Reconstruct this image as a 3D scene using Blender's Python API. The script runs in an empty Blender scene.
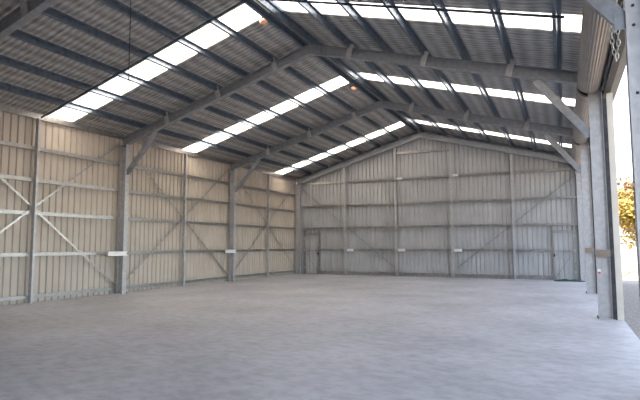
import bpy, bmesh, math, random
from mathutils import Vector, Matrix
random.seed(7)
scene = bpy.context.scene
COL = scene.collection

# ------------------------------------------------------------------ measures
XL, XR = -12.573, 0.720          # centre lines of the portal columns
RX = -5.972                      # ridge
D, L = 23.946, 5.9646               # end wall, bay length
FY = [D - 3*L, D - 2*L, D - L, D]   # portal frames, nearest first
A = 6.875                        # rafter top at the ridge
SLS = {-1: .2929, 1: .2676}      # the two roof pitches
THS = {k: math.atan(v) for k, v in SLS.items()}
HE = 4.905                       # underside of the eave beam
PUR = 0.15                       # purlin depth
YF = -9.0                        # front end of the building, behind the camera
def zr(x): return A - SLS[-1 if x < RX else 1]*abs(x - RX)

# ------------------------------------------------------------------ materials
def mat(name):
    m = bpy.data.materials.new(name); m.use_nodes = True
    nt = m.node_tree; b = nt.nodes['Principled BSDF']
    return m, nt, b
def N(nt, t, **kw):
    n = nt.nodes.new(t)
    for k, v in kw.items():
        if k in n.inputs: n.inputs[k].default_value = v
        else: setattr(n, k, v)
    return n
def noise_mix(nt, b, c1, c2, scale, detail=4, vec=None, lo=.35, hi=.65, stretch=None):
    tc = N(nt, 'ShaderNodeTexCoord'); out = tc.outputs['Object']
    if stretch:
        mp = N(nt, 'ShaderNodeMapping'); mp.inputs['Scale'].default_value = stretch
        nt.links.new(out, mp.inputs['Vector']); out = mp.outputs['Vector']
    n = N(nt, 'ShaderNodeTexNoise', Scale=scale, Detail=detail)
    nt.links.new(out, n.inputs['Vector'])
    r = N(nt, 'ShaderNodeValToRGB')
    r.color_ramp.elements[0].position = lo; r.color_ramp.elements[1].position = hi
    r.color_ramp.elements[0].color = (*c1, 1); r.color_ramp.elements[1].color = (*c2, 1)
    nt.links.new(n.outputs['Fac'], r.inputs['Fac'])
    nt.links.new(r.outputs['Color'], b.inputs['Base Color'])
    return n, r, out
def steel(name, c1, c2, metal=.7, rough=.45, scale=9):
    m, nt, b = mat(name)
    b.inputs['Metallic'].default_value = metal; b.inputs['Roughness'].default_value = rough
    noise_mix(nt, b, c1, c2, scale, 5)
    return m
M = {}
M['steel'] = steel('galvanised_steel', (.41,.41,.425), (.51,.51,.525), .40, .42)
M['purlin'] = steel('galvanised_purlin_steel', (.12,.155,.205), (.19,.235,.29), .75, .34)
M['rafter'] = steel('galvanised_steel_shaded', (.25,.268,.295), (.33,.348,.375), .5, .38)  # same galvanised steel, darkened for the shade on downward faces
M['girt'] = steel('galvanised_girt_steel', (.30,.295,.29), (.40,.395,.39), .9, .33)
M['strap'] = steel('strap_steel', (.30,.295,.29), (.40,.395,.39), .95, .28)
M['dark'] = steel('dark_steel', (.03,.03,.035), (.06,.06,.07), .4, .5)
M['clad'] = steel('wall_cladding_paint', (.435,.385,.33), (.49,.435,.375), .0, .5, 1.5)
M['clad_cool_light'] = steel('wall_cladding_cool_light', (.36,.37,.385), (.41,.42,.435), .0, .5, 1.5)  # same sheet as the side wall, its cooler light put into the colour
M['doorbeige'] = steel('roller_door_paint', (.25,.225,.20), (.31,.28,.25), .1, .45, 3)
M['jamb'] = steel('jamb_paint', (.62,.58,.50), (.70,.66,.58), .0, .5, 3)
M['white'] = steel('white_paint', (.80,.80,.79), (.88,.88,.87), 0, .5, 8)
M['rust'] = steel('brown_primer', (.21,.165,.13), (.28,.225,.18), 0, .6, 8)
M['red'] = steel('red_plastic', (.55,.05,.04), (.65,.08,.06), 0, .4, 8)
M['green'] = steel('green_fabric', (.010,.045,.035), (.025,.085,.07), 0, .8, 12)
M['outer'] = steel('outer_sheet_paint', (.17,.175,.17), (.22,.225,.22), .1, .5, 2)
M['lamp'] = steel('lamp_glass_orange', (.85,.42,.26), (.92,.52,.34), 0, .25, 5)
M['chain'] = steel('chain_steel', (.55,.52,.46), (.70,.66,.58), .6, .4, 30)
M['cable'] = steel('cable_black', (.03,.03,.03), (.06,.06,.06), 0, .6, 30)
M['bark'] = steel('bark', (.20,.13,.08), (.32,.22,.14), 0, .9, 12)

# concrete
m, nt, b = mat('concrete'); M['concrete'] = m
b.inputs['Roughness'].default_value = .55
n, r, out = noise_mix(nt, b, (.365,.37,.40), (.51,.515,.55), .55, 9, lo=.32, hi=.68)
n2 = N(nt, 'ShaderNodeTexNoise', Scale=5.5, Detail=11.0, Roughness=.68)
mp = N(nt, 'ShaderNodeMapping'); mp.inputs['Scale'].default_value = (.8, 1.15, 1); mp.inputs['Rotation'].default_value = (0,0,.5)
nt.links.new(out, mp.inputs['Vector']); nt.links.new(mp.outputs['Vector'], n2.inputs['Vector'])
r2 = N(nt, 'ShaderNodeValToRGB')
r2.color_ramp.elements[0].position = .34; r2.color_ramp.elements[1].position = .58
r2.color_ramp.elements[0].color = (.66,.645,.64,1); r2.color_ramp.elements[1].color = (1,1,1,1)
nt.links.new(n2.outputs['Fac'], r2.inputs['Fac'])
mx = N(nt, 'ShaderNodeMix', data_type='RGBA', blend_type='MULTIPLY'); mx.inputs['Factor'].default_value = .8
nt.links.new(r.outputs['Color'], mx.inputs['A']); nt.links.new(r2.outputs['Color'], mx.inputs['B'])
nt.links.new(mx.outputs['Result'], b.inputs['Base Color'])
bp = N(nt, 'ShaderNodeBump', Strength=.25, Distance=.01)
nt.links.new(n2.outputs['Fac'], bp.inputs['Height']); nt.links.new(bp.outputs['Normal'], b.inputs['Normal'])

# roof blanket: foil held up by wire mesh
m, nt, b = mat('foil_blanket'); M['foil'] = m
b.inputs['Metallic'].default_value = .3; b.inputs['Roughness'].default_value = .4
n, r, out = noise_mix(nt, b, (.31,.305,.30), (.50,.495,.485), 3.0, 6, stretch=(1.2, 6, 1.2))
w1 = N(nt, 'ShaderNodeTexWave', wave_type='BANDS', bands_direction='Y', Scale=2.2, Distortion=.6, Detail=2.0)
tc = N(nt, 'ShaderNodeTexCoord'); nt.links.new(tc.outputs['Object'], w1.inputs['Vector'])
w2 = N(nt, 'ShaderNodeTexWave', wave_type='BANDS', bands_direction='X', Scale=1.0, Distortion=1.0, Detail=2.0)
nt.links.new(tc.outputs['Object'], w2.inputs['Vector'])
ad = N(nt, 'ShaderNodeMath', operation='ADD'); nt.links.new(w1.outputs['Fac'], ad.inputs[0]); nt.links.new(w2.outputs['Fac'], ad.inputs[1])
mr = N(nt, 'ShaderNodeMapRange'); mr.inputs['From Max'].default_value = 2.0; mr.inputs['To Min'].default_value = .55; mr.inputs['To Max'].default_value = 1.30
nt.links.new(ad.outputs[0], mr.inputs['Value'])
mm = N(nt, 'ShaderNodeMix', data_type='RGBA', blend_type='MULTIPLY'); mm.inputs['Factor'].default_value = 1
nt.links.new(r.outputs['Color'], mm.inputs['A']); nt.links.new(mr.outputs['Result'], mm.inputs['B']); nt.links.new(mm.outputs['Result'], b.inputs['Base Color'])
n3 = N(nt, 'ShaderNodeTexNoise', Scale=6.0, Detail=4.0); nt.links.new(tc.outputs['Object'], n3.inputs['Vector'])
ad2 = N(nt, 'ShaderNodeMath', operation='ADD'); nt.links.new(ad.outputs[0], ad2.inputs[0]); nt.links.new(n3.outputs['Fac'], ad2.inputs[1])
bp = N(nt, 'ShaderNodeBump', Strength=.7, Distance=.03)
nt.links.new(ad2.outputs[0], bp.inputs['Height']); nt.links.new(bp.outputs['Normal'], b.inputs['Normal'])

# translucent roof sheet
m, nt, b = mat('translucent_sheet'); M['sheet'] = m
tr = N(nt, 'ShaderNodeBsdfTranslucent'); tr.inputs['Color'].default_value = (.93,.94,.94,1)
df = N(nt, 'ShaderNodeBsdfDiffuse'); df.inputs['Color'].default_value = (.8,.8,.78,1)
ms = N(nt, 'ShaderNodeMixShader'); ms.inputs[0].default_value = .9
nt.links.new(df.outputs[0], ms.inputs[1]); nt.links.new(tr.outputs[0], ms.inputs[2])
nt.links.new(ms.outputs[0], nt.nodes['Material Output'].inputs['Surface'])

# ground
m, nt, b = mat('gravel'); M['gravel'] = m
b.inputs['Roughness'].default_value = .9
n, r, out = noise_mix(nt, b, (.13,.125,.12), (.30,.275,.25), 14, 8)
bp = N(nt, 'ShaderNodeBump', Strength=.8, Distance=.04); nt.links.new(n.outputs['Fac'], bp.inputs['Height']); nt.links.new(bp.outputs['Normal'], b.inputs['Normal'])
def leafmat(name, c1, c2):
    m, nt, b = mat(name); noise_mix(nt, b, c1, c2, 2.5, 3)
    b.inputs['Roughness'].default_value = .6
    return m
M['leaf_y'] = leafmat('leaf_yellow', (.13,.09,.012), (.26,.19,.03))
M['leaf_g'] = leafmat('leaf_green', (.16,.20,.05), (.34,.34,.09))
M['leaf_o'] = leafmat('leaf_orange', (.15,.08,.03), (.22,.14,.06))

# ------------------------------------------------------------------ mesh helpers
class MB:
    def __init__(s): s.v = []; s.f = []
    def add(s, vs, fs):
        o = len(s.v); s.v += [Vector(p) for p in vs]; s.f += [tuple(i+o for i in f) for f in fs]; return s
    def box(s, a, b):
        (x0,y0,z0),(x1,y1,z1) = a, b
        return s.add([(x0,y0,z0),(x1,y0,z0),(x1,y1,z0),(x0,y1,z0),(x0,y0,z1),(x1,y0,z1),(x1,y1,z1),(x0,y1,z1)],
                     [(3,2,1,0),(4,5,6,7),(0,1,5,4),(1,2,6,5),(2,3,7,6),(3,0,4,7)])
    def prism(s, prof, p0, p1, side, up=None):
        """profile (a along side, b along up) swept from p0 to p1"""
        p0, p1 = Vector(p0), Vector(p1); ax = (p1-p0).normalized()
        side = Vector(side); side = (side - ax*side.dot(ax)).normalized()
        up = ax.cross(side) if up is None else Vector(up)
        n = len(prof)
        vs = [p0 + side*a + up*b for a, b in prof] + [p1 + side*a + up*b for a, b in prof]
        fs = [(i, (i+1) % n, n+(i+1) % n, n+i) for i in range(n)]
        fs += [tuple(range(n))[::-1], tuple(range(n, 2*n))]
        return s.add(vs, fs)
    def tube(s, pts, r, seg=8, r1=None):
        pts = [Vector(p) for p in pts]; n = len(pts); o = len(s.v)
        for i, p in enumerate(pts):
            t = (pts[min(i+1, n-1)] - pts[max(i-1, 0)]).normalized()
            a = t.cross(Vector((0,0,1)) if abs(t.z) < .9 else Vector((1,0,0))).normalized(); b_ = t.cross(a)
            rr = r if r1 is None else r + (r1-r)*i/(n-1)
            for k in range(seg):
                q = 2*math.pi*k/seg; s.v.append(p + (a*math.cos(q) + b_*math.sin(q))*rr)
        for i in range(n-1):
            for k in range(seg):
                s.f.append((o+i*seg+k, o+i*seg+(k+1) % seg, o+(i+1)*seg+(k+1) % seg, o+(i+1)*seg+k))
        s.f.append(tuple(o+k for k in range(seg))[::-1]); s.f.append(tuple(o+(n-1)*seg+k for k in range(seg)))
        return s
    def lathe(s, prof, c, axis='Z', seg=20):
        o = len(s.v); c = Vector(c); n = len(prof)
        for r, h in prof:
            for k in range(seg):
                q = 2*math.pi*k/seg; u, w = r*math.cos(q), r*math.sin(q)
                s.v.append(c + {'Z': Vector((u,w,h)), 'Y': Vector((u,h,w)), 'X': Vector((h,u,w))}[axis])
        for i in range(n-1):
            for k in range(seg):
                s.f.append((o+i*seg+k, o+i*seg+(k+1) % seg, o+(i+1)*seg+(k+1) % seg, o+(i+1)*seg+k))
        s.f.append(tuple(o+k for k in range(seg))[::-1]); s.f.append(tuple(o+(n-1)*seg+k for k in range(seg)))
        return s
    def build(s, name, m, parent=None, smooth=False, at=None):
        xs = [v.x for v in s.v]; ys = [v.y for v in s.v]; zs = [v.z for v in s.v]
        base = Vector(((min(xs)+max(xs))/2, (min(ys)+max(ys))/2, min(zs))) if at is None else Vector(at)
        me = bpy.data.meshes.new(name)
        me.from_pydata([v - base for v in s.v], [], s.f); me.materials.append(m)
        bm = bmesh.new(); bm.from_mesh(me); bmesh.ops.recalc_face_normals(bm, faces=bm.faces); bm.to_mesh(me); bm.free()
        if smooth:
            for p in me.polygons: p.use_smooth = True
        o = bpy.data.objects.new(name, me); COL.objects.link(o)
        o['wb'] = tuple(base)
        if parent is not None:
            o.parent = parent; o.location = base - Vector(parent['wb'])
        else: o.location = base
        return o
def empty(name, loc):
    o = bpy.data.objects.new(name, None); COL.objects.link(o); o.location = loc; o['wb'] = tuple(loc); o.empty_display_size = .1
    return o
def tag(o, label, cat, group=None):
    o['label'] = label; o['category'] = cat; o['kind'] = 'thing'
    if group: o['group'] = group
    return o
def structure(o): o['kind'] = 'structure'; return o
def clone(root, off, label):
    """a copy of a thing and of its parts and sub-parts"""
    def cp(o, par):
        c = o.copy(); COL.objects.link(c)
        if par is not None: c.parent = par
        for ch in [x for x in COL.objects if x.parent == o]: cp(ch, c)
        return c
    r = cp(root, None); r.location = root.location + Vector(off); r['wb'] = tuple(Vector(root['wb']) + Vector(off)); r['label'] = label
    return r
def thin(path, t):
    """closed outline of a bent strip of thickness t"""
    P = [Vector((a, b)) for a, b in path]; n = len(P); lf, rt = [], []
    for i, p in enumerate(P):
        d0 = (p - P[i-1]).normalized() if i > 0 else None
        d1 = (P[i+1] - p).normalized() if i < n-1 else None
        if d0 is None: d0 = d1
        if d1 is None: d1 = d0
        n0 = Vector((-d0.y, d0.x)); n1 = Vector((-d1.y, d1.x)); nn = (n0 + n1).normalized()
        k = t/2/max(.3, nn.dot(n0))
        lf.append(p + nn*k); rt.append(p - nn*k)
    return [tuple(p) for p in lf] + [tuple(p) for p in reversed(rt)]
def cee(d, w, lip=.018, t=.004, flip=1):
    return thin([(flip*w, -d/2+lip), (flip*w, -d/2), (0, -d/2), (0, d/2), (flip*w, d/2), (flip*w, d/2-lip)], t)
def zed(d, w, lip=.016, t=.004):
    return thin([(-w, -d/2+lip), (-w, -d/2), (0, -d/2), (0, d/2), (w, d/2), (w, d/2-lip)], t)
def angle(a, t=.006):
    return thin([(0, a), (0, 0), (a, 0)], t)

# ------------------------------------------------------------------ setting
XCL, XCR = XL - .22, 1.03
YB = D + .22
MB().box((XCL-.05, YF, -.20), (XCR, YB+.05, 0)).build('floor', M['concrete'], at=(0,0,0))
structure(bpy.data.objects['floor'])
g = MB(); g.add([(-150,-120,-.06),(180,-120,-.06),(180,260,-.06),(-150,260,-.06),(-150,-120,-.5),(180,-120,-.5),(180,260,-.5),(-150,260,-.5)],
                [(0,1,2,3),(7,6,5,4),(0,4,5,1),(1,5,6,2),(2,6,7,3),(3,7,4,0)])
structure(g.build('ground', M['gravel'], at=(0,0,0)))

def cladding(s0, s1, ztop, place, z0=0.0, step=.20, gw=.046, gd=.034, t=.004):
    """ribbed sheet; place(s, out, z) gives the point at distance s along the wall, out = away from the room"""
    pts = []; s = s0
    while s < s1 - .01:
        e = min(s + step, s1)
        pts += [(s, 0), (min(s+step-gw-.02, e), 0), (min(s+step-gw, e), gd), (min(s+step-.02, e), gd)]
        s += step
    pts.append((s1, 0))
    q = [pts[0]]
    for p in pts[1:]:
        if p[0] > q[-1][0] + 1e-4: q.append(p)
    mb = MB(); n = len(q)
    for off in (0, t):
        for s, o in q: mb.v.append(Vector(place(s, o+off, z0))); mb.v.append(Vector(place(s, o+off, ztop(s))))
    for i in range(n-1):
        a = 2*i; b2 = 2*n + 2*i
        mb.f += [(a, a+2, a+3, a+1), (b2+1, b2+3, b2+2, b2), (a+1, a+3, b2+3, b2+1), (a, b2, b2+2, a+2)]
    mb.f += [(0, 1, 2*n+1, 2*n), (2*n-2, 4*n-2, 4*n-1, 2*n-1)]
    return mb
ROOFZ = PUR/math.cos(THS[-1]) + .004
cl = cladding(YF, YB, lambda s: zr(XCL)+ROOFZ, lambda s, o, z: (XCL-o, s, z))
structure(cl.build('wall_left', M['clad'], at=(XCL,0,0)))
cb = cladding(XCL, XCR, lambda s: zr(s)+ROOFZ, lambda s, o, z: (s, YB+o, z))
structure(cb.build('wall_back', M['clad_cool_light'], at=(0,YB,0)))
cf = cladding(XCL, XCR, lambda s: zr(s)+ROOFZ, lambda s, o, z: (s, YF-o, z))
structure(cf.build('wall_front', M['clad_cool_light'], at=(0,YF,0)))

# roof: blanket and sheet, open where the translucent sheets lie
SKW = .80
SKY = [(9.38, 10.16), (14.90, 15.70), (21.74, 22.50)]
PD = {-1: [.14] + [.12 + .948*k for k in range(1, 7)], 1: [.14] + [.20 + .967*k for k in range(1, 7)]}   # purlins, level distance from the ridge
def roof(sign, name):
    half = (RX - XCL if sign < 0 else XCR - RX) + .25
    ys = [YF-.3]
    for a, b2 in SKY: ys += [a, b2]
    ys.append(YB+.3)
    mb = MB(); T = .07
    for j in range(0, len(ys), 2):
        y0, y1 = ys[j], ys[j+1]; ny = max(2, int((y1-y0)/.3)); nx = 56
        o = len(mb.v)
        for lay in (0, 1):
            for i in range(nx+1):
                d = half*i/nx; x = RX + sign*d
                ph = ((d-.15)/.957) % 1.0
                for k in range(ny+1):
                    y = y0 + (y1-y0)*k/ny
                    sag = -.020*math.sin(math.pi*ph)**2 if lay == 0 else 0
                    edge = min(1, (y-y0)/.3, (y1-y)/.3)
                    z = zr(x) + ROOFZ + .004 + sag*max(0, edge) + lay*T
                    mb.v.append(Vector((x, y, z)))
        W = ny+1; S = (nx+1)*W
        for i in range(nx):
            for k in range(ny):
                a = o + i*W + k
                mb.f += [(a, a+1, a+W+1, a+W), (S+a, S+a+W, S+a+W+1, S+a+1)]
        for k in range(ny):
            a = o + k; mb.f.append((a, S+a, S+a+1, a+1)); a = o + nx*W + k; mb.f.append((a, a+1, S+a+1, S+a))
        for i in range(nx):
            a = o + i*W; mb.f.append((a, a+W, S+a+W, S+a)); a = o + i*W + ny; mb.f.append((a, S+a, S+a+W, a+W))
    ob = mb.build(name, M['foil'], at=(RX, 0, A), smooth=False)
    return structure(ob)
roof(-1, 'ceiling_left'); roof(1, 'ceiling_right')
cap = MB(); cap.prism(thin([(-.25, -.25*SLS[-1]), (0, 0), (.25, -.25*SLS[1])], .004), (RX, YF-.3, A+ROOFZ+.085), (RX, YB+.3, A+ROOFZ+.085), (1,0,0), (0,0,1))
structure(cap.build('trim_ridge', M['outer']))

BAY = ['nearest bay', 'middle bay', 'last bay']
SIDE = {-1: 'closed-wall slope', 1: 'roller-door slope'}
for i, (a, b2) in enumerate(SKY):
    for sg in (-1, 1):
        half = (RX - XCL if sg < 0 else XCR - RX) + .2; TH = THS[sg]
        mb = MB(); n = 40
        pr = []
        for k in range(n+1):   # shallow ribs across the sheet
            q = k/n; pr.append((q*(b2-a-.004), .012*max(0, math.sin(q*math.pi*8))**3))
        p0 = Vector((RX + sg*.06, a+.002, A + ROOFZ + .03 - .06*SLS[sg])); p1 = Vector((RX + sg*half, a+.002, zr(RX + sg*half) + ROOFZ + .03))
        mb.prism(thin(pr, .003), p0, p1, (0,1,0), Vector((sg*math.sin(TH), 0, math.cos(TH))))
        tag(mb.build('skylight', M['sheet']), 'bright translucent skylight strip in the %s, %s' % (SIDE[sg], BAY[i]), 'skylight', 'translucent roof strips')

# ------------------------------------------------------------------ portal frames
CD, CW = .25, .075          # depth and width of one channel
FR = ['nearest frame', 'second frame', 'third frame', 'end wall frame']
def column_mesh(x, y, top):
    mb = MB()
    for sg in (-1, 1):      # two channels back to back
        mb.prism([(a, b2) for a, b2 in cee(CD, CW-.003, flip=sg)], (x, y+sg*.003, .012), (x, y+sg*.003, top), (0,1,0), (1,0,0))
    return mb
def column(x, y, label, sg, bolts=()):
    top = zr(x) - .23
    r = column_mesh(x, y, top).build('portal_column', M['steel'])
    tag(r, label, 'column', 'portal columns')
    MB().box((x-.16, y-.12, 0), (x+.16, y+.12, .012)).build('base_plate', M['steel'], r)
    for bx, by in ((-.14,-.1),(.14,-.1),(-.14,.1),(.14,.1)):
        MB().lathe([(.014,0),(.014,.02),(.008,.02),(.008,.045)], (x+bx*1.0, y+by, .012), seg=6).build('anchor_bolt', M['dark'], r)
    for bx, bz in bolts:
        MB().lathe([(.016,0),(.016,-.008),(.009,-.008),(.009,-.012)], (x+bx, y-.005, bz), 'Y', 10).build('bolt', M['dark'], r)
    return r
CLS = ['first column in view on the closed side wall', 'second', 'third']
column(XR+.08, FY[0], 'bluish steel column close beside the camera with dark bolts in its face', 1,
       [(-.05, 3.98), (-.05, 3.77), (-.05, 3.05), (-.05, 4.5), (.06, 4.5), (-.05, 2.2), (.06, 3.05), (.06, 3.77)])
column(XR, FY[1], 'steel column on the roller-door side carrying a small red tag', 1)
column(XR, FY[2], 'steel column on the roller-door side, between the red-tagged column and the end wall', 1)
column(XR, FY[3], 'steel corner column beside the end wall door at the roller-door side', 1)
column(XL, FY[1], 'steel column of the closed side wall, the nearer with a white plate', -1)
column(XL, FY[2], 'steel column of the closed side wall, the farther with a white plate', -1)
column(XL, FY[3], 'steel corner column where the closed side wall meets the end wall', -1)

def rafter(sg, y, label, braces):
    TH = THS[sg]; nrm = Vector((sg*math.sin(TH), 0, math.cos(TH)))
    e = (RX - XL if sg < 0 else XR - RX) + .10
    p0 = Vector((RX + sg*.006, 0, zr(RX + sg*.006) - CD/2/math.cos(TH)))
    p1 = Vector((RX + sg*e, 0, zr(RX + sg*e) - CD/2/math.cos(TH)))
    mb = MB()
    for s2 in (-1, 1):
        mb.prism(cee(CD, CW-.003, flip=s2), p0 + Vector((0, y+s2*.003, 0)), p1 + Vector((0, y+s2*.003, 0)), (0,1,0), nrm)
    r = mb.build('rafter', M['rafter'])
    tag(r, label, 'rafter', 'roof rafters')
    for k in braces:                           # strut plates from the purlin over the rafter's side
        d = PD[sg][k] + .03; c = Vector((RX + sg*d, y, zr(RX + sg*d)))
        b3 = MB(); yy = y - CW - .008; q = c + nrm*(PUR*.75); w = -nrm*(PUR*.75 + CD + .02)
        tn = Vector((math.cos(TH), 0, -sg*math.sin(TH)))
        b3.prism(thin([(-.065, 0), (.065, 0), (.065, -.05)], .006), Vector((q.x, yy, q.z)), Vector((q.x, yy, q.z)) + w, tn, Vector((0,-1,0)))
        b3.build('fly_brace', M['steel'], r)
    if sg < 0:                                 # plate over the joint at the ridge
        b4 = MB(); y0 = y - CW - .010
        q1, q2 = .35*SLS[-1], .35*SLS[1]; pts = [(-.35, -q1-.02), (0, -.02), (.35, -q2-.02), (.35, -q2-.23), (0, -.245), (-.35, -q1-.23)]
        b4.prism(pts, (RX, y0, A), (RX, y0+.006, A), (1,0,0), (0,0,1))
        b4.build('apex_plate', M['rafter'], r)
    return r
for i, y in enumerate(FY):
    for sg in (-1, 1):
        yy = y
        rafter(sg, yy, 'steel rafter of the %s, on the %s' % (FR[i], SIDE[sg]), (1,3,5) if i < 3 else ())

def knee(sg, x, y, label):
    inner = x - sg*(CD/2+.003)
    zc = 3.80
    a = Vector((inner, y, zc)); dx = 1.02 if sg > 0 else 1.2
    x2 = inner - sg*dx; TH = THS[sg]; b2 = Vector((x2, y, zr(x2) - CD/math.cos(TH) - .02))
    mb = MB(); ax = (b2-a).normalized()
    sd = Vector((0,1,0))
    mb.prism(cee(.16, .065, t=.004), a + ax*.06 - Vector((0,.03,0)), b2 - ax*.02 - Vector((0,.03,0)), sd)
    r = tag(mb.build('knee_brace', M['rafter']), label, 'brace', 'knee braces')
    # end cleats
    c1 = MB(); c1.box((min(inner, inner-sg*.10), y-.04, zc-.07), (max(inner, inner-sg*.10), y-.032, zc+.10)); c1.build('end_cleat', M['rafter'], r)
    return r
for i in (0, 1, 2):
    knee(1, XR + (.08 if i == 0 else 0), FY[i], 'steel knee brace under the rafter at the %s' % ['column close beside the camera', 'red-tagged roller-door column', 'roller-door column nearest the end wall'][i])
for i in (1, 2):
    knee(-1, XL, FY[i], 'steel knee brace at the %s closed-wall column with a white plate' % ['', 'nearer', 'farther'][i])

# ------------------------------------------------------------------ purlins
ORD = ['ridge', 'first', 'second', 'third', 'fourth', 'fifth', 'sixth']
def purlin_mesh(sg, k, y0, y1):
    d = PD[sg][k]; x = RX + sg*d; TH = THS[sg]
    nrm = Vector((sg*math.sin(TH), 0, math.cos(TH))); up_slope = Vector((math.cos(TH), 0, -sg*math.sin(TH)))   # all purlins are set the same way round
    c = Vector((x, 0, zr(x))) + nrm*(PUR/2 + .001)
    mb = MB(); mb.prism(zed(PUR-.006, .055), (c.x, y0, c.z), (c.x, y1, c.z), up_slope, nrm)
    return mb
for sg in (-1, 1):
    for k in range(7):
        nm = ('ridge purlin of the %s' % SIDE[sg]) if k == 0 else '%s purlin below the ridge on the %s' % (ORD[k], SIDE[sg])
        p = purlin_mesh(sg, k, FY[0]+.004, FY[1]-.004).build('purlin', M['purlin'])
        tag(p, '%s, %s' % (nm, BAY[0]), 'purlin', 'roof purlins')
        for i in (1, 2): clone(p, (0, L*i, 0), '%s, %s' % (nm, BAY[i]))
        if sg < 0 and k in (4, 5, 6):
            clone(p, (0, -L, 0), '%s, beyond the nearest frame' % nm)
# eave members
def eave(x, sg, y0, y1, label, group='eave members'):
    z = HE + .08 + (0 if sg < 0 else .12)
    mb = MB(); mb.prism(cee(.16, .06, flip=sg), (x, y0, z), (x, y1, z), (1,0,0), (0,0,1))
    return tag(mb.build('eave_beam', M['girt']), label, 'eave beam', group)
for i in range(3):
    eave(XL-.125, -1, FY[i]+.004, FY[i+1]-.004, 'pale eave beam along the top of the closed wall, %s' % BAY[i])
    eave(XR+.19, 1, FY[i]+.004, FY[i+1]-.004, 'eave beam over the roller door opening, %s' % BAY[i])

# bridging bars under the purlins of the nearest bay
for sg in (-1, 1):
    y = FY[0] + L/2
    TH = THS[sg]; nrm = Vector((sg*math.sin(TH), 0, math.cos(TH)))
    d0, d1 = .10, (6.14 if sg > 0 else RX - XL - .02)
    p0 = Vector((RX+sg*d0, y, zr(RX+sg*d0))) - nrm*.004; p1 = Vector((RX+sg*d1, y, zr(RX+sg*d1))) - nrm*.004
    mb = MB(); mb.prism(thin([(0, -.05), (0, 0), (.06, 0)], .004), p0, p1, (0,1,0), nrm)
    tag(mb.build('bridging_bar', M['purlin']), 'thin dark bridging bar across the purlins beside the nearest skylight, %s' % SIDE[sg], 'bridging bar', 'bridging bars')

# ------------------------------------------------------------------ closed side wall
GZ = [.16, 1.27, 2.36, 3.25, 4.10]
GORD = ['lowest', 'second', 'third', 'fourth', 'fifth']
GORDB = ['lowest', 'second', 'third', 'fourth', 'fifth', 'topmost']
for gi, z in enumerate(GZ):
    mb = MB(); mb.prism(cee(.10, .088, flip=-1), (XL-.128, FY[0]+.003, z), (XL-.128, FY[1]-.003, z), (1,0,0), (0,0,1))
    o = tag(mb.build('girt', M['girt']), '%s girt above the floor on the closed side wall, %s' % (GORD[gi], BAY[0]), 'girt', 'side wall girts')
    for i in (1, 2): clone(o, (0, L*i, 0), '%s girt above the floor on the closed side wall, %s' % (GORD[gi], BAY[i]))
ST = ['nearest', 'middle', 'farthest']
def mullion_mesh(x, y, side, up, ztop):
    mb = MB(); mb.prism(cee(.12, .05, flip=1), (x, y, .004), (x, y, ztop), side, up)
    return mb
y = FY[0] + L/2
mb = MB(); mb.prism(cee(.11, .06, flip=1), (XL-.062, y-.03, .004), (XL-.062, y-.03, zr(XL-.1)-.01), (0,1,0), (1,0,0))
mu = tag(mb.build('wall_mullion', M['steel']), '%s slim steel mullion standing mid-bay on the closed side wall' % ST[0], 'mullion', 'side wall mullions')
MB().box((XL-.10, y-.08, 0), (XL+.02, y+.08, .006)).build('base_cleat', M['steel'], mu)
for i in (1, 2): clone(mu, (0, L*i, 0), '%s slim steel mullion standing mid-bay on the closed side wall' % ST[i])
# diagonal straps on the inner face of the girts
def strap(p0, p1, nrm, w=.055, t=.003):
    p0, p1 = Vector(p0), Vector(p1); ax = (p1-p0).normalized(); sd = Vector(nrm).cross(ax)
    mb = MB(); mb.prism([(-w/2, 0), (w/2, 0), (w/2, t), (-w/2, t)], p0, p1, sd, Vector(nrm))
    return mb
XS = XL - .124
for i in range(3):
    y0, y1 = FY[i]+.10, FY[i+1]-.10
    for up in (0, 1):
        x = XS + .006*up
        z0, z1 = (.25, 4.75) if up else (4.75, .25)
        tag(strap((x, y0, z0), (x, y1, z1), (1,0,0)).build('brace_strap', M['strap']),
            'diagonal brace strap on the closed side wall %s towards the end wall, %s' % ('rising' if up else 'falling', BAY[i]), 'brace strap', 'side wall brace straps')

# ------------------------------------------------------------------ end wall
GB = [.14, 1.26, 2.37, 3.50, 4.71]
BX = [XL + (XR-XL)*i/5 for i in range(6)]
EB = ['bay next to the closed side wall', 'second bay from the closed side wall', 'centre bay', 'bay left of the door bay', 'bay with the hinged door']
EB[3] = 'second bay from the roller-door side'; EB[4] = 'bay beside the roller-door corner'
def ewx(u0, i): return BX[i] + u0
DOOR = [(BX[0]+.33, BX[0]+1.12), (BX[4]+1.54, BX[4]+2.34)]
for i in range(5):
    for gi, z in enumerate(GB + [5.97]):
        if gi == 5 and i != 2: continue
        x0, x1 = BX[i]+.003, BX[i+1]-.003
        if gi == 4 and i in (0, 4): pass
        segs = [(x0, x1)]
        if i in (0, 4) and gi in (0, 1):
            d = DOOR[0 if i == 0 else 1]
            segs = [(d[1]+.05, x1)] if i == 0 else [(x0, d[0]-.05)]
        for a, b2 in segs:
            mb = MB(); mb.prism(cee(.10, .088, flip=1), (a, D+.128, z), (b2, D+.128, z), (0,1,0), (0,0,1))
            tag(mb.build('girt', M['girt']), '%s girt above the floor on the end wall, %s' % (GORDB[gi], EB[i]), 'girt', 'end wall girts')
ML = ['end wall mullion nearest the closed side wall', 'end wall mullion second from closed side wall', 'end wall mullion second from roller-door side', 'end wall mullion nearest the roller-door side']
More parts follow.
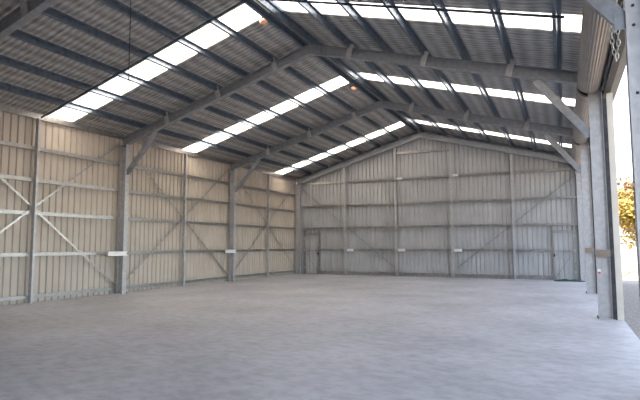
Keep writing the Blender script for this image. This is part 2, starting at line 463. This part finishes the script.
for i in range(1, 5):
    x = BX[i]; top = zr(x) - .01
    mb = MB(); mb.prism(cee(.20, .075, flip=1), (x-.037, D+.019, .004), (x-.037, D+.019, zr(x) - CD/math.cos(THS[1]) - .03), (1,0,0), (0,1,0))
    r = tag(mb.build('wall_mullion', M['steel']), 'steel ' + ML[i-1], 'mullion', 'end wall mullions')
    MB().box((x-.07, D-.12, 0), (x+.07, D+.12, .006)).build('base_cleat', M['steel'], r)
    c = MB(); c.box((x+.045, D-.02, zr(x)-.42), (x+.055, D+.06, zr(x)-.27)); c.build('top_cleat', M['steel'], r)
YS = D + .124
tag(strap((BX[0]+.15, YS, 4.45), (BX[2]-.12, YS, .40), (0,-1,0)).build('brace_strap', M['strap']), 'diagonal brace strap on the end wall beside the closed side wall', 'brace strap', 'end wall brace straps')
tag(strap((BX[3]+.12, YS, .40), (BX[5]-.15, YS, 4.45), (0,-1,0)).build('brace_strap', M['strap']), 'diagonal brace strap on the end wall beside the roller-door corner', 'brace strap', 'end wall brace straps')

# hinged doors in the end wall
def hinged_door(n, x0, x1, hinge):
    top = 2.05; y = D + .13
    fr = MB(); s = .05
    fr.box((x0-s, y, 0), (x0, y+.08, 2.29)); fr.box((x1, y, 0), (x1+s, y+.08, 2.29)); fr.box((x0, y, top+.01), (x1, y+.08, top+.06))
    r = fr.build('door_%d' % n, M['girt'], at=((x0+x1)/2, y, 0)); structure(r)
    lf = MB(); a, b2 = x0+.008, x1-.008
    lf.box((a, y+.01, .02), (a+.04, y+.05, top)); lf.box((b2-.04, y+.01, .02), (b2, y+.05, top))
    lf.box((a+.04, y+.01, top-.04), (b2-.04, y+.05, top)); lf.box((a+.04, y+.01, .02), (b2-.04, y+.05, .06)); lf.box((a+.04, y+.01, 1.20), (b2-.04, y+.05, 1.25))
    leaf = lf.build('door_leaf', M['girt'], r)
    pn = cladding(a+.005, b2-.005, lambda s: top-.01, lambda s, o, z: (s, y+.053+o*.7, z), z0=.03)
    pn.build('door_panel', M['clad_cool_light'], leaf)
    p, q = (Vector((a+.04, y+.03, 1.18)), Vector((b2-.04, y+.03, .08)))
    if n == 2: p, q = Vector((a+.04, y+.03, .08)), Vector((b2-.04, y+.03, 1.18))
    strap(p, q, (0,-1,0), .04, .004).build('door_brace', M['strap'], leaf)
    hx = b2-.02 if hinge < 0 else a+.02
    hb = MB(); hb.box((hx-.03, y-.01, .98), (hx+.03, y+.01, 1.12)); hb.tube([(hx, y-.01, 1.05), (hx, y-.05, 1.05), (hx - .1*(1 if hinge < 0 else -1), y-.05, 1.05)], .009, 8)
    hb.build('door_handle', M['dark'], leaf)
    gx = x1+.03 if hinge > 0 else x0-.03
    for z in (.35, 1.25, 1.85):
        h = MB(); h.tube([(gx-.0, y-.008, z-.05), (gx, y-.008, z+.05)], .012, 8); h.box((gx-.05, y-.006, z-.045), (gx+.05, y-.001, z+.045)); h.build('hinge', M['steel'], r)
    return r
hinged_door(1, *DOOR[0], -1); hinged_door(2, *DOOR[1], 1)

# white plates at the second girt level
for i in (1, 2):
    x = XL + CD/2 + .004; y = FY[i]
    mb = MB(); mb.prism(cee(.13, .05, flip=1, lip=.02), (x, y-.66, 1.25), (x, y+.06, 1.25), (1,0,0), (0,0,1))
    tag(mb.build('white_plate', M['white']), 'white plate across the closed-side column %s' % ['', 'nearer to the camera', 'farther from the camera'][i], 'plate', 'white plates at girt height')
for i in range(1, 5):
    x = BX[i]
    mb = MB(); mb.prism(thin([(0, -.065), (0, .065), (.03, .065)], .004), (x+.045, D+.119, 1.25), (x+.40, D+.119, 1.25), (0,-1,0), (0,0,1))
    tag(mb.build('white_plate', M['white'] if i < 4 else M['strap']), '%s plate on the girt beside the %s' % ('white' if i < 4 else 'pale grey', ML[i-1]), 'plate', 'white plates at girt height')

for i in (2, 3):
    x = BX[i]
    mb = MB(); mb.prism(thin([(0, -.05), (0, .05), (.03, .05)], .004), (x+.045, D+.119, 4.71), (x+.30, D+.119, 4.71), (0,-1,0), (0,0,1))
    tag(mb.build('white_plate', M['white']), 'small white plate on high girt beside the %s' % ML[i-1], 'plate', 'white plates high on the end wall')

# ------------------------------------------------------------------ roller doors rolled up
DN = ['nearest the camera', 'middle of the three', 'nearest the end wall']
def roller(y0, y1, label):
    cx, cz, R = .62, 4.87, .235
    r = empty('roller_door', (cx, (y0+y1)/2, cz-R)); tag(r, label, 'roller door', 'rolled-up roller doors')
    n = 30; pr = []
    for k in range(n*4):
        q = 2*math.pi*k/(n*4); rr = R - .012*(1 if k % 4 in (2,) else 0) - .004*(1 if k % 4 in (1, 3) else 0)
        pr.append((rr*math.cos(q), rr*math.sin(q)))
    mb = MB(); mb.prism(pr, (cx, y0+.08, cz), (cx, y1-.08, cz), (1,0,0), (0,0,1))
    mb.build('curtain_roll', M['doorbeige'], r)
    MB().tube([(cx, y0+.02, cz), (cx, y1-.02, cz)], .03, 10).build('axle', M['steel'], r)
    for yy in (y0+.02, y1-.028):
        b3 = MB(); b3.box((cx-.05, yy, cz-.05), (XR+.28, yy+.008, cz+.05)); b3.build('end_bracket', M['dark'], r)
        e = MB(); ya = y0+.05 if yy < (y0+y1)/2 else y1-.07
        e.lathe([(.14, 0), (.20, 0), (.20, .02), (.14, .02)], (cx, ya, cz), 'Y', 24); e.build('drum_wheel', M['dark'], r)
    bb = MB(); bb.prism(thin([(0, 0), (0, -.09), (-.04, -.09)], .004), (cx+R+.012, y0+.10, cz-.12), (cx+R+.012, y1-.10, cz-.12), (1,0,0), (0,0,1))
    bb.build('bottom_rail', M['dark'], r)
    return r
for i in range(3):
    roller(FY[i]+.08, FY[i+1]-.08, 'beige ribbed roller door rolled up under the eave, %s' % DN[i])
# lintel over the openings, wall head outside
mb = MB(); mb.box((XR+.16, YF, 4.62), (XR+.275, YB, 4.72)); structure(mb.build('trim_lintel', M['dark']))
hd = MB(); hd.box((XR+.277, YF, 4.62), (XR+.285, YB, zr(XR+.29)+ROOFZ)); structure(hd.build('wall_right', M['outer']))
gt = MB(); gt.prism(thin([(0, .12), (0, 0), (.13, 0), (.13, .13)], .004), (XCR+.06, YF-.2, 4.92), (XCR+.06, YB+.3, 4.92), (1,0,0), (0,0,1))
tag(gt.build('roof_gutter', M['outer']), 'metal gutter along the eave above the roller door openings', 'gutter')
# guides beside the columns
for i in range(3):
    y = FY[i]
    r = MB().box((XR+.20, y-.10, 0), (XR+.315, y+.10, 4.62)).build('door_jamb', M['jamb'])
    tag(r, 'pale door jamb beside the %s' % ['column close to the camera', 'red-tagged steel column', 'third roller-door column'][i], 'door jamb', 'roller door jambs')
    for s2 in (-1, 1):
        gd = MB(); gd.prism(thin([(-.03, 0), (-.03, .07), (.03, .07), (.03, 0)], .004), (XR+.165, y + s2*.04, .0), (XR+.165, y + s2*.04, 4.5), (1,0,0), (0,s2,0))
        gd.build('gap_shade_track', M['dark'], r)  # track darkened to stand in for the shaded gap by the column
# brown bands and the red tag
for i in (1, 2):
    mb = MB(); y = FY[i]-CW-.006
    mb.box((XR-CD/2-.0, y-.03, 1.25), (XR+CD/2+.06, y, 1.39))
    tag(mb.build('timber_batten', M['rust']), 'short brown batten across the %s' % ['', 'red-tagged column of the roller-door side', 'roller-door column nearest the end wall'][i], 'batten', 'brown battens on the columns')
tg = empty('isolator_switch', (XR-.09, FY[1]-CW-.004, .90)); tag(tg, 'small red and white switch on a roller-door side column', 'switch')
MB().box((XR-.115, FY[1]-CW-.034, .95), (XR-.055, FY[1]-CW-.003, 1.00)).build('switch_box', M['white'], tg)
MB().lathe([(.022,0),(.022,-.03)], (XR-.085, FY[1]-CW-.02, .93), 'Y', 12).build('red_knob', M['red'], tg)

# hoist chain
def chain(pts, label):
    mb = MB(); P = [Vector(p) for p in pts]; n = 0
    for a, b2 in zip(P, P[1:]):
        ln = (b2-a).length; k = max(1, int(ln/.062)); ax = (b2-a).normalized()
        for j in range(k):
            c = a + (b2-a)*((j+.5)/k); sd = Vector((1,0,0)) if n % 2 else Vector((0,1,0)); n += 1
            sd = (sd - ax*sd.dot(ax)).normalized(); loop = []
            for q in range(11):
                t = 2*math.pi*q/10; loop.append(c + ax*.042*math.cos(t) + sd*.018*math.sin(t))
            mb.tube(loop, .006, 5)
    return tag(mb.build('hand_chain', M['chain']), label, 'chain')
cy = FY[0] + .42
chain([(.57, cy, 5.02), (.575, cy, 4.4), (.585, cy, 3.75), (.615, cy, 3.55), (.645, cy, 3.72), (.65, cy, 4.4), (.645, cy, 5.02)],
      'looped steel hand chain hanging from the roller door nearest the camera')

# green cloth at the door
def lumpy(name, x0, x1, y0, y1, h, m):
    mb = MB(); nx, ny = 24, 12; rnd = random.Random(3)
    ph = [rnd.random()*6 for _ in range(6)]
    for lay in (1, 0):
        for i in range(nx+1):
            for j in range(ny+1):
                u, v = i/nx, j/ny
                e = min(1, 6*min(u, 1-u))*min(1, 4*min(v, 1-v))
                z = .004 + lay*(.012 + e*h*(.5 + .25*math.sin(u*19+ph[0]) + .25*math.sin(v*13+u*7+ph[1])))
                mb.v.append(Vector((x0+(x1-x0)*u + .03*math.sin(v*9+ph[2]), y0+(y1-y0)*v + .05*math.sin(u*8+ph[3]), z)))
    W = ny+1; S = (nx+1)*W
    for i in range(nx):
        for j in range(ny):
            a = i*W+j; mb.f += [(a, a+W, a+W+1, a+1), (S+a, S+a+1, S+a+W+1, S+a+W)]
    for j in range(ny): mb.f += [(j, j+1, S+j+1, S+j), (nx*W+j, S+nx*W+j, S+nx*W+j+1, nx*W+j+1)]
    for i in range(nx): mb.f += [(i*W, S+i*W, S+i*W+W, i*W+W), (i*W+ny, i*W+W+ny, S+i*W+W+ny, S+i*W+ny)]
    return mb.build(name, m, smooth=True)
tag(lumpy('green_tarp', BX[4]+1.55, BX[4]+2.66, D-.62, D-.14, .07, M['green']), 'crumpled dark green tarp on the floor before the end wall door', 'tarp')

# lamps near the ridge and the hanging cable
def lamp(x, y, label, drop=.04):
    z = zr(x) + ROOFZ - .02
    r = empty('ceiling_lamp', (x, y, z - drop - .155)); tag(r, label, 'lamp', 'orange lamps under the roof')
    MB().lathe([(.05, 0), (.05, -.02), (.02, -.02), (.02, -drop-.01)], (x, y, z), seg=12).build('lamp_stem', M['dark'], r)
    pr = []
    for k in range(9):
        t = math.pi*k/8*.98 + .01; pr.append((.10*math.sin(t)+.001, -drop - .005 - .075*(1-math.cos(t))))
    MB().lathe(pr, (x, y, z), seg=18).build('lamp_globe', M['lamp'], r, smooth=True)
    return r
lamp(-6.26, 10.11, 'round orange lamp under the roof of the nearest bay')
lamp(-6.24, 15.95, 'round orange lamp beside the ridge in the middle bay')
cx, cy = -7.3, 7.0
cbm = MB(); cbm.tube([(cx, cy, zr(cx) + .02), (cx, cy, 5.35), (cx+.01, cy, 4.42)], .008, 6)
tag(cbm.build('hanging_cable', M['cable']), 'thin dark cable hanging straight down from the roof of the nearest bay', 'cable')

# ------------------------------------------------------------------ outside
def tree(x, y, h, w, label, lm, seed, n=2600):
    rnd = random.Random(seed)
    r = empty('tree', (x, y, -.06)); tag(r, label, 'tree', 'trees outside the shed')
    tr = MB(); tr.tube([(x, y, -.06), (x+.06*h*.2, y, h*.3), (x-.02*h, y+.02*h, h*.8)], .035*h*.7, 8, .01*h)
    for k in range(7):
        a = rnd.random()*6.28; z = h*(.25+.08*k); tr.tube([(x, y, z), (x+math.cos(a)*w*.35, y+math.sin(a)*w*.35, z+h*.16)], .010*h, 6, .003*h)
    tr.build('trunk', M['bark'], r)
    lv = MB(); blobs = [(rnd.uniform(-.32,.32)*w, rnd.uniform(-.32,.32)*w, h*rnd.uniform(.35,.86), rnd.uniform(.16,.28)*w) for _ in range(14)]
    for _ in range(n):
        bx, by, bz, br = rnd.choice(blobs)
        d = Vector((rnd.gauss(0,1), rnd.gauss(0,1), rnd.gauss(0,1))).normalized()*br*rnd.random()**.4
        c = Vector((x+bx, y+by, bz)) + d
        if c.z < h*.15: continue
        a = Vector((rnd.gauss(0,1), rnd.gauss(0,1), rnd.gauss(0,1))).normalized(); b2 = a.orthogonal().normalized(); s = rnd.uniform(.05,.10)*h*.35
        lv.add([c-a*s, c+b2*s*.45+a*s*.1, c+a*s, c-b2*s*.45+a*s*.1], [(0,1,2,3)])
    lv.build('foliage', lm, r)
    return r
tree(4.35, 38.0, 5.6, 4.2, 'golden yellow leafy tree outside beyond the end wall', M['leaf_y'], 1)
tree(7.0, 60.0, 8.4, 5.0, 'orange-brown tree far outside behind the golden one', M['leaf_o'], 2)
bt = MB(); bt.tube([(2.1, 26.2, .02), (2.5, 26.3, .22), (2.9, 26.5, .42), (3.3, 26.8, .52)], .035, 7, .015); bt.tube([(2.5, 26.3, .22), (2.75, 26.1, .50)], .018, 6, .008)
tag(bt.build('fallen_branch', M['bark']), 'fallen bare branch on the sunlit ground outside', 'branch')

# ------------------------------------------------------------------ light
w = bpy.data.worlds.new('sky'); scene.world = w; w.use_nodes = True
nt = w.node_tree; bg = nt.nodes['Background']
sk = nt.nodes.new('ShaderNodeTexSky'); sk.sky_type = 'NISHITA'; sk.sun_disc = False
sk.sun_elevation = math.radians(40); sk.sun_rotation = math.radians(-90); sk.air_density = 1.0; sk.dust_density = 2.0; sk.ozone_density = 1.0
hz = N(nt, 'ShaderNodeMix', data_type='RGBA'); hz.inputs['Factor'].default_value = .40    # thin bright haze
nt.links.new(sk.outputs['Color'], hz.inputs['A']); hz.inputs['B'].default_value = (3.2, 3.1, 3.0, 1)
nt.links.new(hz.outputs['Result'], bg.inputs['Color']); bg.inputs['Strength'].default_value = .30
sun = bpy.data.lights.new('sun', 'SUN'); sun.energy = 9.5; sun.angle = math.radians(.6); sun.color = (1, .78, .54)
so = bpy.data.objects.new('sun', sun); COL.objects.link(so)
dirv = Vector((.62, .22, -.80)).normalized()          # sunlight comes over the closed wall
so.rotation_euler = dirv.to_track_quat('-Z', 'Y').to_euler(); so.location = (-30, 0, 30)

# ------------------------------------------------------------------ camera
cam = bpy.data.cameras.new('camera'); co = bpy.data.objects.new('camera', cam); COL.objects.link(co)
F, yaw, pitch, roll = 513.13, .4413, .0876, .0021
cam.sensor_width = 36; cam.lens = F/640*36; cam.clip_start = .05; cam.clip_end = 600
co.matrix_world = Matrix.Translation((0,0,1.5)) @ Matrix.Rotation(yaw, 4, 'Z') @ Matrix.Rotation(math.pi/2 + pitch, 4, 'X') @ Matrix.Rotation(-roll, 4, 'Z')
scene.camera = co
for o in bpy.data.objects:
    if 'wb' in o: del o['wb']
scene.view_settings.view_transform = 'Standard'; scene.view_settings.look = 'None'
scene.view_settings.gamma = 1; scene.view_settings.use_curve_mapping = False
scene.view_settings.exposure = 1.82
scene.cycles.use_denoising = True
scene.cycles.max_bounces = 12; scene.cycles.diffuse_bounces = 8
